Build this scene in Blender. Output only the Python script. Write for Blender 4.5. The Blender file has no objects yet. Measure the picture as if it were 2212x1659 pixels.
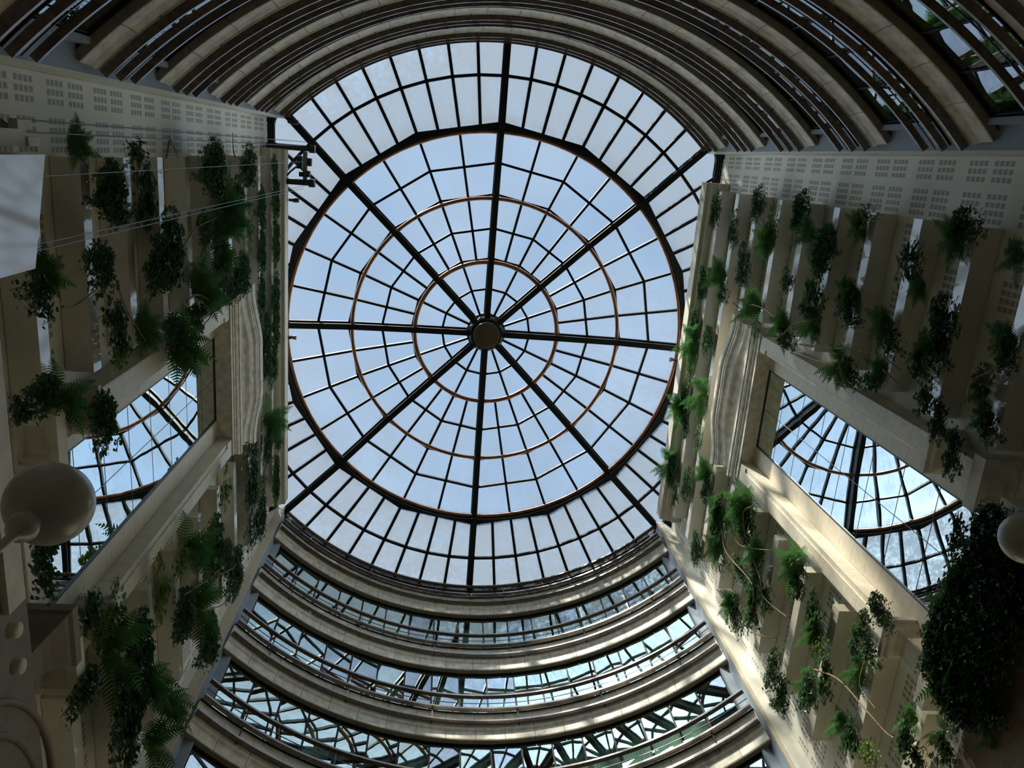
import bpy, bmesh, math, random
from mathutils import Vector, Matrix
random.seed(7)
SC = bpy.context.scene
COL = SC.collection
PI = math.pi
rad = math.radians

# ------------------------------------------------------------------ materials
MATS = {}
def newmat(name):
    m = bpy.data.materials.new(name); m.use_nodes = True
    nt = m.node_tree; nt.nodes.clear()
    out = nt.nodes.new('ShaderNodeOutputMaterial')
    MATS[name] = m
    return m, nt, out
def N(nt, t, **kw):
    n = nt.nodes.new(t)
    for k, v in kw.items():
        if k.startswith('i_'):
            n.inputs[k[2:].replace('_', ' ')].default_value = v
        else:
            setattr(n, k, v)
    return n
def L(nt, a, b): nt.links.new(a, b)
def ramp(nt, fac, stops):
    r = nt.nodes.new('ShaderNodeValToRGB')
    e = r.color_ramp.elements
    while len(e) < len(stops): e.new(0.5)
    for x, (p, c) in zip(e, stops):
        x.position = p; x.color = (*c, 1)
    L(nt, fac, r.inputs['Fac'])
    return r
def principled(name, col, rough=.5, metal=0, coat=0, coat_rough=.1, var=.08, scale=6, bump=0, bscale=60, spec=.5, col2=None):
    m, nt, out = newmat(name)
    p = N(nt, 'ShaderNodeBsdfPrincipled')
    p.inputs['Roughness'].default_value = rough
    p.inputs['Metallic'].default_value = metal
    p.inputs['Coat Weight'].default_value = coat
    p.inputs['Coat Roughness'].default_value = coat_rough
    p.inputs['Specular IOR Level'].default_value = spec
    tc = N(nt, 'ShaderNodeTexCoord')
    no = N(nt, 'ShaderNodeTexNoise'); no.inputs['Scale'].default_value = scale; no.inputs['Detail'].default_value = 5
    L(nt, tc.outputs['Object'], no.inputs['Vector'])
    c2 = col2 or tuple(max(0, c * (1 - var * 2.2)) for c in col)
    c3 = tuple(min(1, c * (1 + var)) for c in col)
    r = ramp(nt, no.outputs['Fac'], [(.3, c2), (.7, c3)])
    L(nt, r.outputs['Color'], p.inputs['Base Color'])
    if bump:
        n2 = N(nt, 'ShaderNodeTexNoise'); n2.inputs['Scale'].default_value = bscale; n2.inputs['Detail'].default_value = 3
        L(nt, tc.outputs['Object'], n2.inputs['Vector'])
        b = N(nt, 'ShaderNodeBump'); b.inputs['Strength'].default_value = bump; b.inputs['Distance'].default_value = .01
        L(nt, n2.outputs['Fac'], b.inputs['Height']); L(nt, b.outputs['Normal'], p.inputs['Normal'])
    L(nt, p.outputs['BSDF'], out.inputs['Surface'])
    return m

principled('limestone', (.76, .69, .55), .55, var=.10, scale=3, bump=.15, bscale=40)
principled('travertine', (.74, .66, .52), .5, var=.14, scale=5, bump=.2, bscale=50)
principled('cream_paint', (.74, .67, .52), .5, var=.05, scale=2)
principled('trim_stone', (.36, .31, .24), .6, var=.08, scale=3)
principled('soil', (.05, .035, .02), .9, var=.3, scale=30)
principled('dark_metal', (.014, .016, .017), .55, metal=.0, var=.1, scale=8, spec=.25)
principled('frame_metal', (.010, .011, .012), .6, var=.1, spec=.2)
principled('bronze_disc', (.13, .085, .06), .4, metal=.3, var=.1, scale=2)
principled('side_return', (.84, .80, .68), .6, var=.03)
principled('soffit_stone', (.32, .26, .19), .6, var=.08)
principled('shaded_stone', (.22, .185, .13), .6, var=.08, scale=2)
principled('bronze_tube', (.34, .16, .09), .35, metal=.55, var=.2, scale=2)
principled('wood_rail', (.15, .098, .06), .4, var=.25, scale=9, coat=1, coat_rough=.16)
MATS['wood_rail'].node_tree.nodes['Principled BSDF'].inputs['Coat IOR'].default_value = 1.8
principled('rail_rod', (.05, .055, .065), .3, metal=.4)
principled('grey_panel', (.34, .39, .44), .45, var=.06, scale=1.5)
principled('dark_soffit', (.07, .07, .065), .6)
principled('floor_marble', (.13, .12, .10), .35, var=.15, scale=.6)
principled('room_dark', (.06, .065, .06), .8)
principled('room_ceiling', (.45, .45, .42), .8)
principled('curtain_cloth', (.80, .86, .80), .8, var=.05, scale=3)
principled('red_curtain', (.35, .13, .07), .8, var=.1, scale=3)
principled('bark', (.26, .17, .10), .8, var=.3, scale=20)
principled('globe_glass', (.50, .46, .40), .35, coat=.4)
principled('cable_steel', (.30, .32, .33), .4, metal=.5)
principled('black_equipment', (.03, .032, .035), .4, spec=.6)
principled('lamp_chrome', (.6, .6, .6), .2, metal=.8)
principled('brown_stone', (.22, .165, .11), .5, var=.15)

def planter_mat():
    m, nt, out = newmat('planter_paint')
    p = N(nt, 'ShaderNodeBsdfPrincipled')
    p.inputs['Base Color'].default_value = (.62, .565, .44, 1)
    p.inputs['Roughness'].default_value = .35
    p.inputs['Coat Weight'].default_value = 1
    p.inputs['Coat Roughness'].default_value = .08
    p.inputs['Coat IOR'].default_value = 2.4
    tc = N(nt, 'ShaderNodeTexCoord')
    no = N(nt, 'ShaderNodeTexNoise'); no.inputs['Scale'].default_value = 2.5; no.inputs['Detail'].default_value = 3
    L(nt, tc.outputs['Object'], no.inputs['Vector'])
    r = ramp(nt, no.outputs['Fac'], [(.3, (.68, .62, .49)), (.7, (.77, .71, .57))])
    L(nt, r.outputs['Color'], p.inputs['Base Color'])
    L(nt, p.outputs['BSDF'], out.inputs['Surface'])
planter_mat()

def mathn(nt, op, a, b=None, c=None):
    n = nt.nodes.new('ShaderNodeMath'); n.operation = op
    for i, v in enumerate((a, b, c)):
        if v is None: continue
        if isinstance(v, (int, float)): n.inputs[i].default_value = v
        else: L(nt, v, n.inputs[i])
    return n.outputs[0]

def perforated():
    # cream acoustic wall with groups of small grey mesh openings, laid out in world metres (y along the wall, z up)
    m, nt, out = newmat('perforated_wall')
    p = N(nt, 'ShaderNodeBsdfPrincipled'); p.inputs['Roughness'].default_value = .6
    tc = N(nt, 'ShaderNodeTexCoord'); sp = N(nt, 'ShaderNodeSeparateXYZ')
    L(nt, tc.outputs['Object'], sp.inputs[0])
    y, z = sp.outputs['Y'], sp.outputs['Z']
    def inside(v, lo, hi):
        return mathn(nt, 'MULTIPLY', mathn(nt, 'GREATER_THAN', v, lo), mathn(nt, 'LESS_THAN', v, hi))
    # z: two groups of four per 1.65 m
    zz = mathn(nt, 'FLOORED_MODULO', mathn(nt, 'SUBTRACT', z, 14.63), 1.65) if False else mathn(nt, 'SUBTRACT', z, 14.63)
    zz = mathn(nt, 'SUBTRACT', zz, mathn(nt, 'MULTIPLY', mathn(nt, 'FLOOR', mathn(nt, 'DIVIDE', zz, 1.62)), 1.62))
    def frac(v, per):
        return mathn(nt, 'SUBTRACT', v, mathn(nt, 'MULTIPLY', mathn(nt, 'FLOOR', mathn(nt, 'DIVIDE', v, per)), per))
    g1 = mathn(nt, 'MULTIPLY', inside(zz, 0, .53), mathn(nt, 'LESS_THAN', frac(zz, .137), .107))
    z2 = mathn(nt, 'SUBTRACT', zz, .69)
    g2 = mathn(nt, 'MULTIPLY', inside(z2, 0, .53), mathn(nt, 'LESS_THAN', frac(z2, .137), .107))
    gz = mathn(nt, 'ADD', g1, g2)
    yy = mathn(nt, 'ADD', y, 6.35 + 6.9)
    yy = frac(yy, .69)
    gy = mathn(nt, 'MULTIPLY', inside(yy, 0, .50), mathn(nt, 'LESS_THAN', frac(yy, .137), .088))
    ay = mathn(nt, 'ABSOLUTE', y)
    rng = inside(ay, 2.45, 6.93)
    hole = mathn(nt, 'MULTIPLY', mathn(nt, 'MULTIPLY', gz, gy), rng)
    no = N(nt, 'ShaderNodeTexNoise'); no.inputs['Scale'].default_value = 1.2; no.inputs['Detail'].default_value = 4
    L(nt, tc.outputs['Object'], no.inputs['Vector'])
    r = ramp(nt, no.outputs['Fac'], [(.3, (.82, .79, .68)), (.7, (.89, .86, .75))])
    mix = N(nt, 'ShaderNodeMix'); mix.data_type = 'RGBA'
    L(nt, hole, mix.inputs[0]); L(nt, r.outputs['Color'], mix.inputs[6]); mix.inputs[7].default_value = (.40, .385, .34, 1)
    L(nt, mix.outputs[2], p.inputs['Base Color'])
    b = N(nt, 'ShaderNodeBump'); b.inputs['Strength'].default_value = .6; b.inputs['Distance'].default_value = .02; b.invert = True
    L(nt, hole, b.inputs['Height']); L(nt, b.outputs['Normal'], p.inputs['Normal'])
    L(nt, p.outputs['BSDF'], out.inputs['Surface'])
perforated()

def jointed(name, col, bw, bh, rot):
    # ashlar: large stone slabs with thin joints
    m, nt, out = newmat(name)
    p = N(nt, 'ShaderNodeBsdfPrincipled'); p.inputs['Roughness'].default_value = .5
    tc = N(nt, 'ShaderNodeTexCoord'); sp = N(nt, 'ShaderNodeSeparateXYZ'); L(nt, tc.outputs['Object'], sp.inputs[0])
    cb = N(nt, 'ShaderNodeCombineXYZ')
    if rot == 'yz':
        s = mathn(nt, 'ADD', sp.outputs['Y'], sp.outputs['X']); L(nt, s, cb.inputs[0]); L(nt, sp.outputs['Z'], cb.inputs[1])
    else:
        L(nt, sp.outputs['Y'], cb.inputs[0]); L(nt, sp.outputs['X'], cb.inputs[1])
    br = N(nt, 'ShaderNodeTexBrick'); br.offset = 0; br.inputs['Scale'].default_value = 1
    br.inputs['Mortar Size'].default_value = .004; br.inputs['Mortar Smooth'].default_value = .0
    br.inputs['Brick Width'].default_value = bw; br.inputs['Row Height'].default_value = bh
    br.inputs['Color1'].default_value = (*col, 1); br.inputs['Color2'].default_value = (*[c * .95 for c in col], 1)
    br.inputs['Mortar'].default_value = (*[c * .45 for c in col], 1)
    L(nt, cb.outputs[0], br.inputs['Vector'])
    no = N(nt, 'ShaderNodeTexNoise'); no.inputs['Scale'].default_value = 7; no.inputs['Detail'].default_value = 6
    L(nt, tc.outputs['Object'], no.inputs['Vector'])
    mul = N(nt, 'ShaderNodeMix'); mul.data_type = 'RGBA'; mul.blend_type = 'MULTIPLY'; mul.inputs[0].default_value = 1
    r = ramp(nt, no.outputs['Fac'], [(.3, (.86, .85, .82)), (.7, (1, 1, 1))])
    L(nt, br.outputs['Color'], mul.inputs[6]); L(nt, r.outputs['Color'], mul.inputs[7])
    L(nt, mul.outputs[2], p.inputs['Base Color']); L(nt, p.outputs['BSDF'], out.inputs['Surface'])
jointed('ashlar', (.80, .72, .57), 50, .58, 'yz')
jointed('panel_stone', (.66, .565, .42), .95, 50, 'yz')

def mirror_mat():
    m, nt, out = newmat('mirror_silver')
    g = N(nt, 'ShaderNodeBsdfGlossy'); g.inputs['Color'].default_value = (.86, .95, .96, 1); g.inputs['Roughness'].default_value = .004
    tc = N(nt, 'ShaderNodeTexCoord')
    no = N(nt, 'ShaderNodeTexNoise'); no.inputs['Scale'].default_value = .9; no.inputs['Detail'].default_value = 1
    L(nt, tc.outputs['Object'], no.inputs['Vector'])
    b = N(nt, 'ShaderNodeBump'); b.inputs['Strength'].default_value = .12; b.inputs['Distance'].default_value = .012
    L(nt, no.outputs['Fac'], b.inputs['Height']); L(nt, b.outputs['Normal'], g.inputs['Normal'])
    L(nt, g.outputs[0], out.inputs['Surface'])
mirror_mat()

def window_glass(name, refl, tint, wav):
    m, nt, out = newmat(name)
    g = N(nt, 'ShaderNodeBsdfGlossy'); g.inputs['Color'].default_value = (*tint, 1); g.inputs['Roughness'].default_value = .01
    t = N(nt, 'ShaderNodeBsdfTransparent'); t.inputs['Color'].default_value = (.62, .78, .70, 1)
    tc = N(nt, 'ShaderNodeTexCoord'); gi = N(nt, 'ShaderNodeObjectInfo')
    mp = N(nt, 'ShaderNodeVectorMath'); mp.operation = 'ADD'
    sc = N(nt, 'ShaderNodeVectorMath'); sc.operation = 'SCALE'; L(nt, gi.outputs['Location'], sc.inputs[0]); sc.inputs['Scale'].default_value = 3.3
    rr = N(nt, 'ShaderNodeVectorMath'); rr.operation = 'ADD'
    cb = N(nt, 'ShaderNodeCombineXYZ'); L(nt, mathn(nt, 'MULTIPLY', gi.outputs['Random'], 40.0), cb.inputs[0])
    L(nt, tc.outputs['Object'], mp.inputs[0]); L(nt, sc.outputs[0], mp.inputs[1])
    L(nt, mp.outputs[0], rr.inputs[0]); L(nt, cb.outputs[0], rr.inputs[1])
    no = N(nt, 'ShaderNodeTexNoise'); no.inputs['Scale'].default_value = 1.1; no.inputs['Detail'].default_value = 2
    L(nt, rr.outputs[0], no.inputs['Vector'])
    b = N(nt, 'ShaderNodeBump'); b.inputs['Strength'].default_value = wav; b.inputs['Distance'].default_value = .03
    L(nt, no.outputs['Fac'], b.inputs['Height']); L(nt, b.outputs['Normal'], g.inputs['Normal'])
    mx = N(nt, 'ShaderNodeMixShader'); mx.inputs[0].default_value = refl
    L(nt, t.outputs[0], mx.inputs[1]); L(nt, g.outputs[0], mx.inputs[2]); L(nt, mx.outputs[0], out.inputs['Surface'])
window_glass('window_glass', .50, (.74, .85, .80), .03)
window_glass('window_glass_grey', .42, (.66, .72, .78), .02)

def dome_glass():
    # dusty clear glazing: mostly transparent, streaked with grime and condensation that scatters the light
    m, nt, out = newmat('dome_glass')
    tc = N(nt, 'ShaderNodeTexCoord'); sp = N(nt, 'ShaderNodeSeparateXYZ'); L(nt, tc.outputs['Object'], sp.inputs[0])
    x, y = sp.outputs['X'], sp.outputs['Y']
    r = mathn(nt, 'SQRT', mathn(nt, 'ADD', mathn(nt, 'MULTIPLY', x, x), mathn(nt, 'MULTIPLY', y, y)))
    a = mathn(nt, 'ARCTAN2', x, y)
    cb = N(nt, 'ShaderNodeCombineXYZ')
    L(nt, mathn(nt, 'MULTIPLY', a, 22.0), cb.inputs[0]); L(nt, mathn(nt, 'MULTIPLY', r, 1.3), cb.inputs[1])
    n1 = N(nt, 'ShaderNodeTexNoise'); n1.inputs['Scale'].default_value = 1.6; n1.inputs['Detail'].default_value = 7; n1.inputs['Roughness'].default_value = .75
    L(nt, cb.outputs[0], n1.inputs['Vector'])
    n2 = N(nt, 'ShaderNodeTexNoise'); n2.inputs['Scale'].default_value = .9; n2.inputs['Detail'].default_value = 4
    L(nt, tc.outputs['Object'], n2.inputs['Vector'])
    n3 = N(nt, 'ShaderNodeTexNoise'); n3.inputs['Scale'].default_value = 7; n3.inputs['Detail'].default_value = 5
    L(nt, tc.outputs['Object'], n3.inputs['Vector'])
    outer = N(nt, 'ShaderNodeMapRange'); outer.inputs[1].default_value = 6.9; outer.inputs[2].default_value = 7.5
    L(nt, r, outer.inputs[0])
    s = mathn(nt, 'MULTIPLY', n1.outputs['Fac'], n2.outputs['Fac'])
    s = mathn(nt, 'ADD', mathn(nt, 'MULTIPLY', s, 1.0), mathn(nt, 'MULTIPLY', n3.outputs['Fac'], mathn(nt, 'ADD', mathn(nt, 'MULTIPLY', outer.outputs[0], .35), .06)))
    dirt = N(nt, 'ShaderNodeMapRange'); dirt.inputs[1].default_value = .23; dirt.inputs[2].default_value = .50
    L(nt, s, dirt.inputs[0])
    d = mathn(nt, 'ADD', mathn(nt, 'MULTIPLY', dirt.outputs[0], .72), mathn(nt, 'ADD', mathn(nt, 'MULTIPLY', outer.outputs[0], .24), .05))
    tr = N(nt, 'ShaderNodeBsdfTransparent'); tr.inputs['Color'].default_value = (.93, .97, 1, 1)
    tl = N(nt, 'ShaderNodeBsdfTranslucent'); tl.inputs['Color'].default_value = (.085, .10, .12, 1)
    mx = N(nt, 'ShaderNodeMixShader'); L(nt, d, mx.inputs[0]); L(nt, tr.outputs[0], mx.inputs[1]); L(nt, tl.outputs[0], mx.inputs[2])
    L(nt, mx.outputs[0], out.inputs['Surface'])
dome_glass()

def leaf_mat(name, c1, c2, rough=.35, trans=.25):
    m, nt, out = newmat(name)
    p = N(nt, 'ShaderNodeBsdfPrincipled'); p.inputs['Roughness'].default_value = rough
    tc = N(nt, 'ShaderNodeTexCoord'); no = N(nt, 'ShaderNodeTexNoise'); no.inputs['Scale'].default_value = 5; no.inputs['Detail'].default_value = 4
    L(nt, tc.outputs['Object'], no.inputs['Vector'])
    r = ramp(nt, no.outputs['Fac'], [(.35, c1), (.7, c2)])
    L(nt, r.outputs['Color'], p.inputs['Base Color'])
    tl = N(nt, 'ShaderNodeBsdfTranslucent'); L(nt, r.outputs['Color'], tl.inputs['Color'])
    mx = N(nt, 'ShaderNodeMixShader'); mx.inputs[0].default_value = trans
    L(nt, p.outputs[0], mx.inputs[1]); L(nt, tl.outputs[0], mx.inputs[2]); L(nt, mx.outputs[0], out.inputs['Surface'])
leaf_mat('ivy_leaf', (.04, .10, .045), (.12, .23, .085), .28)
leaf_mat('ivy_leaf_bright', (.09, .17, .04), (.26, .36, .07))
leaf_mat('fern_leaf', (.045, .14, .04), (.12, .29, .075), .4, .3)

# ------------------------------------------------------------------ object helpers
def link(o, parent=None):
    COL.objects.link(o)
    if parent is not None: o.parent = parent
    return o
def tag(o, label=None, cat=None, group=None, kind=None):
    if label: o['label'] = label
    if cat: o['category'] = cat
    if group: o['group'] = group
    if kind: o['kind'] = kind
    return o
def empty(name, loc=(0, 0, 0)):
    o = bpy.data.objects.new(name, None); o.location = loc; o.empty_display_size = .2
    return link(o)
class MB:
    def __init__(s): s.v = []; s.f = []; s.m = []; s.mi = 0; s.sm = []; s.smooth = False
    def add(s, vs, fs):
        b = len(s.v); s.v += [tuple(v) for v in vs]
        for f in fs: s.f.append([b + i for i in f]); s.m.append(s.mi); s.sm.append(s.smooth)
    def box(s, x0, x1, y0, y1, z0, z1):
        x0, x1 = min(x0, x1), max(x0, x1); y0, y1 = min(y0, y1), max(y0, y1); z0, z1 = min(z0, z1), max(z0, z1)
        v = [(x0, y0, z0), (x1, y0, z0), (x1, y1, z0), (x0, y1, z0), (x0, y0, z1), (x1, y0, z1), (x1, y1, z1), (x0, y1, z1)]
        s.add(v, [(0, 3, 2, 1), (4, 5, 6, 7), (0, 1, 5, 4), (1, 2, 6, 5), (2, 3, 7, 6), (3, 0, 4, 7)])
    def bar(s, a, b, w, h, up=(0, 0, 1)):
        a = Vector(a); b = Vector(b); d = (b - a).normalized(); u = Vector(up)
        sd = d.cross(u)
        if sd.length < 1e-4: sd = d.cross(Vector((1, 0, 0)))
        sd.normalize(); u = sd.cross(d).normalized()
        v = []
        for p in (a, b):
            for i, j in ((-1, -1), (1, -1), (1, 1), (-1, 1)): v.append(p + sd * (w / 2 * i) + u * (h / 2 * j))
        s.add(v, [(3, 2, 1, 0), (4, 5, 6, 7), (0, 1, 5, 4), (1, 2, 6, 5), (2, 3, 7, 6), (3, 0, 4, 7)])
    def tube(s, pts, r, n=8, caps=True):
        pts = [Vector(p) for p in pts]; rs = r if isinstance(r, (list, tuple)) else [r] * len(pts)
        vs = []; prev = None
        for i, p in enumerate(pts):
            d = (pts[min(i + 1, len(pts) - 1)] - pts[max(i - 1, 0)]).normalized()
            if prev is None:
                ref = Vector((0, 0, 1)) if abs(d.z) < .9 else Vector((1, 0, 0))
                a = d.cross(ref).normalized()
            else:
                a = (prev - d * prev.dot(d)).normalized()
            prev = a; b = d.cross(a)
            for k in range(n):
                t = 2 * PI * k / n; vs.append(p + a * (math.cos(t) * rs[i]) + b * (math.sin(t) * rs[i]))
        fs = []
        for i in range(len(pts) - 1):
            for k in range(n): fs.append((i * n + k, i * n + (k + 1) % n, (i + 1) * n + (k + 1) % n, (i + 1) * n + k))
        if caps: fs.append(tuple(range(n - 1, -1, -1))); fs.append(tuple((len(pts) - 1) * n + k for k in range(n)))
        s.add(vs, fs)
    def lathe(s, prof, c=(0, 0, 0), n=32, axis='z'):
        vs = []
        for r, z in prof:
            for k in range(n):
                t = 2 * PI * k / n; p = (r * math.cos(t), r * math.sin(t), z)
                if axis == 'x': p = (p[2], p[0], p[1])
                if axis == 'y': p = (p[0], p[2], p[1])
                vs.append((p[0] + c[0], p[1] + c[1], p[2] + c[2]))
        fs = []
        for i in range(len(prof) - 1):
            for k in range(n): fs.append((i * n + k, i * n + (k + 1) % n, (i + 1) * n + (k + 1) % n, (i + 1) * n + k))
        s.add(vs, fs)
    def arc(s, prof, a0, a1, step=1.25, closed=True):
        # profile of (r, z) swept about the dome axis; angles in degrees from +Y towards +X
        n = max(1, int(round(abs(a1 - a0) / step))); m = len(prof); vs = []
        for i in range(n + 1):
            a = rad(a0 + (a1 - a0) * i / n)
            for r, z in prof: vs.append((r * math.sin(a), r * math.cos(a), z))
        fs = []; mm = m if closed else m - 1
        for i in range(n):
            for k in range(mm): fs.append((i * m + k, (i + 1) * m + k, (i + 1) * m + (k + 1) % m, i * m + (k + 1) % m))
        if closed: fs.append(tuple(range(m))); fs.append(tuple(n * m + k for k in range(m - 1, -1, -1)))
        s.add(vs, fs)
    def mesh(s, name, mats):
        me = bpy.data.meshes.new(name); me.from_pydata(s.v, [], s.f)
        for m in (mats if isinstance(mats, (list, tuple)) else [mats]): me.materials.append(MATS[m])
        for p, mi, sm in zip(me.polygons, s.m, s.sm): p.material_index = mi; p.use_smooth = sm
        me.update()
        bm = bmesh.new(); bm.from_mesh(me); bmesh.ops.recalc_face_normals(bm, faces=bm.faces); bm.to_mesh(me); bm.free()
        return me
    def build(s, name, mats, parent=None, loc=None):
        o = bpy.data.objects.new(name, s.mesh(name, mats))
        if loc: o.location = loc
        return link(o, parent)
def copy_tree(o, parent=None):
    c = o.copy(); COL.objects.link(c); c.parent = parent
    for ch in list(o.children): copy_tree(ch, c)
    return c
ORD = ['top', 'second', 'third', 'fourth', 'fifth', 'sixth', 'seventh', 'eighth', 'ninth', 'tenth', 'eleventh', 'twelfth']
def P(a, r, z): a = rad(a); return (r * math.sin(a), r * math.cos(a), z)

# ------------------------------------------------------------------ key dimensions (metres, dome axis at x = y = 0)
ZL = 27.72            # underside of the top balcony
ST = 3.3              # storey height
RB = 10.09            # radius of the balcony fronts
XW = 7.65             # side walls
XP = 7.20             # planter fronts
ZC = 29.75            # skylight kerb
CAM = (-1.6246, -6.305, 1.6)
# ------------------------------------------------------------------ skylight
def hz(r):
    pr = [(0, 30.84), (2.635, 30.79), (4.897, 30.66), (7.14, 30.24), (7.30, 29.99), (8.92, 29.95), (10.45, 29.88)]
    for (a, za), (b, zb) in zip(pr, pr[1:]):
        if r <= b: return za + (zb - za) * (r - a) / (b - a)
    return pr[-1][1]
sky = empty('skylight', (0, 0, 0))
tag(sky, 'round glass skylight with eight dark main ribs and bronze rings above the atrium', 'skylight')
ROUT = 10.45
for i in range(8):
    a = 45 * i
    m = MB()
    # deep box rib following the profile, with a narrower top flange
    pts = [.45, 2.635, 4.897, 7.14, ROUT]
    for r0, r1 in zip(pts, pts[1:]):
        dz = .17
        q = (hz(r0), hz(r1)) if r1 < 8 else (29.97, hz(r1))
        dp = .40 if r1 < 8 else .22
        m.bar(P(a, r0, q[0] - dp / 2), P(a, r1, q[1] - dp / 2), .13, dp)
        m.bar(P(a, r0, q[0] - dp), P(a, r1, q[1] - dp), .21, .05)
        m.bar(P(a, r0, q[0] - .02), P(a, r1, q[1] - .02), .25, .10)
    m.build('main_rib', 'dark_metal', sky)
def radial(a, r0, r1, w=.09):
    m = MB(); cuts = [r0] + [c for c in (2.635, 4.897, 7.14, 8.92) if r0 < c < r1] + [r1]
    for p, q in zip(cuts, cuts[1:]): m.bar(P(a, p, hz(p) - .04), P(a, q, hz(q) - .04), w, .15)
    m.build('glazing_bar', 'dark_metal', sky)
for i in range(8): radial(45 * i + 22.5, .6, 2.635, .08)
for i in range(32):
    if i % 4: radial(11.25 * i, 2.635, 7.14, .085)
for i in range(64):
    if i % 8: radial(5.625 * i, 7.3, ROUT, .10)
def crossring(r, step, w=.07, h=.10, name='cross_bar', mat='dark_metal'):
    m = MB(); n = int(360 / step)
    for i in range(n):
        a0, a1 = i * step, (i + 1) * step
        m.bar(P(a0, r, hz(r) - .04), P(a1, r, hz(r) - .04), w, h)
    m.build(name, mat, sky)
crossring(1.635, 22.5, .075); crossring(3.84, 22.5, .08); crossring(6.12, 22.5, .085); crossring(8.93, 5.625, .095)
crossring(2.76, 22.5, .07); crossring(5.04, 22.5, .07)
# bronze rings hanging just under the ribs
for r, rr in ((2.635, .08), (4.897, .07), (7.14, .075)):
    m = MB(); m.smooth = True; n = 128
    vs = []; fs = []
    zc = {2.635: 30.53, 4.897: 30.42, 7.14: 29.97}[r]
    for i in range(n):
        for k in range(10):
            t = 2 * PI * k / 10; vs.append(P(360 * i / n, r + rr * math.cos(t), zc + rr * math.sin(t)))
    for i in range(n):
        for k in range(10): fs.append((i * 10 + k, ((i + 1) % n) * 10 + k, ((i + 1) % n) * 10 + (k + 1) % 10, i * 10 + (k + 1) % 10))
    m.add(vs, fs); ring = m.build('ring_tube', 'bronze_tube', sky)
    c = MB()
    for i in range(8 if r < 3 else 16):
        a = i * (45 if r < 3 else 22.5); c.bar(P(a, r, zc), P(a, r, hz(r) - .05), .05, .05)
    c.build('ring_bracket', 'dark_metal', ring)
# deep sixteen-sided kerb around the largest ring
m = MB()
for i in range(16):
    a0, a1 = 22.5 * i, 22.5 * (i + 1)
    for q in range(4):
        b0, b1 = a0 + (a1 - a0) * q / 4, a0 + (a1 - a0) * (q + 1) / 4
        def ro(b):
            t = b - (a0 + 11.25); return 7.47 * math.cos(rad(11.25)) / math.cos(rad(t))
        i0, i1 = P(b0, 7.20, 0), P(b1, 7.20, 0); o0, o1 = P(b0, ro(b0), 0), P(b1, ro(b1), 0)
        zt, zb = 30.2, 29.78
        v = [(i0[0], i0[1], zb), (i1[0], i1[1], zb), (o1[0], o1[1], zb + .06), (o0[0], o0[1], zb + .06), (i0[0], i0[1], zt), (i1[0], i1[1], zt), (o1[0], o1[1], zt), (o0[0], o0[1], zt)]
        m.add(v, [(0, 1, 2, 3), (4, 7, 6, 5), (0, 4, 5, 1), (2, 6, 7, 3)])
m.build('kerb_ring', 'dark_metal', sky)
m = MB()
for i in range(8): m.bar(P(22.5 + 45 * i, 7.14, 29.97), P(22.5 + 45 * i, 7.45, 29.90), .06, .06); m.bar(P(45 * i, 7.14, 29.97), P(45 * i, 7.45, 29.90), .08, .08)
m.build('kerb_bracket', 'dark_metal', sky)
# glazing, one panel per sector and zone
for i in range(8):
    for z0, (ra, rb, st) in enumerate(((.5, 2.635, 22.5), (2.635, 7.14, 11.25), (7.14, ROUT, 5.625))):
        m = MB(); n = int(45 / st)
        cuts = [ra] + [c for c in (1.635, 3.84, 4.897, 6.12, 7.30, 8.93) if ra < c < rb] + [rb]
        for k in range(n):
            a0 = 45 * i + st * k; a1 = a0 + st
            for p, q in zip(cuts, cuts[1:]):
                m.add([P(a0, p, hz(p)), P(a1, p, hz(p)), P(a1, q, hz(q)), P(a0, q, hz(q))], [(0, 1, 2, 3)])
        m.build('glass_panel', 'dome_glass', sky)
# hub: octagonal drum with a bronze disc under it
m = MB()
def octa(r, z, off=22.5): return [P(45 * k + off, r, z) for k in range(8)]
prof = [(.66, 30.90), (.66, 30.42), (.60, 30.34), (.50, 30.32)]
vs = []; fs = []
for r, z in prof: vs += octa(r, z)
for i in range(len(prof) - 1):
    for k in range(8): fs.append((i * 8 + k, i * 8 + (k + 1) % 8, (i + 1) * 8 + (k + 1) % 8, (i + 1) * 8 + k))
fs.append(tuple(range(8))); fs.append(tuple(24 + k for k in range(8)))
m.add(vs, fs); hub = m.build('hub', 'dark_metal', sky)
m = MB(); m.smooth = False
m.lathe([(.001, 30.14), (.45, 30.14), (.48, 30.16), (.48, 30.33)], n=48); m.build('hub_disc', 'bronze_disc', hub)
# collar of pale flashing visible round the hub
m = MB(); m.lathe([(.78, 30.80), (.64, 30.80), (.64, 30.74), (.78, 30.74), (.78, 30.80)], n=8); m.build('hub_flashing', 'limestone', hub)

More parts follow.
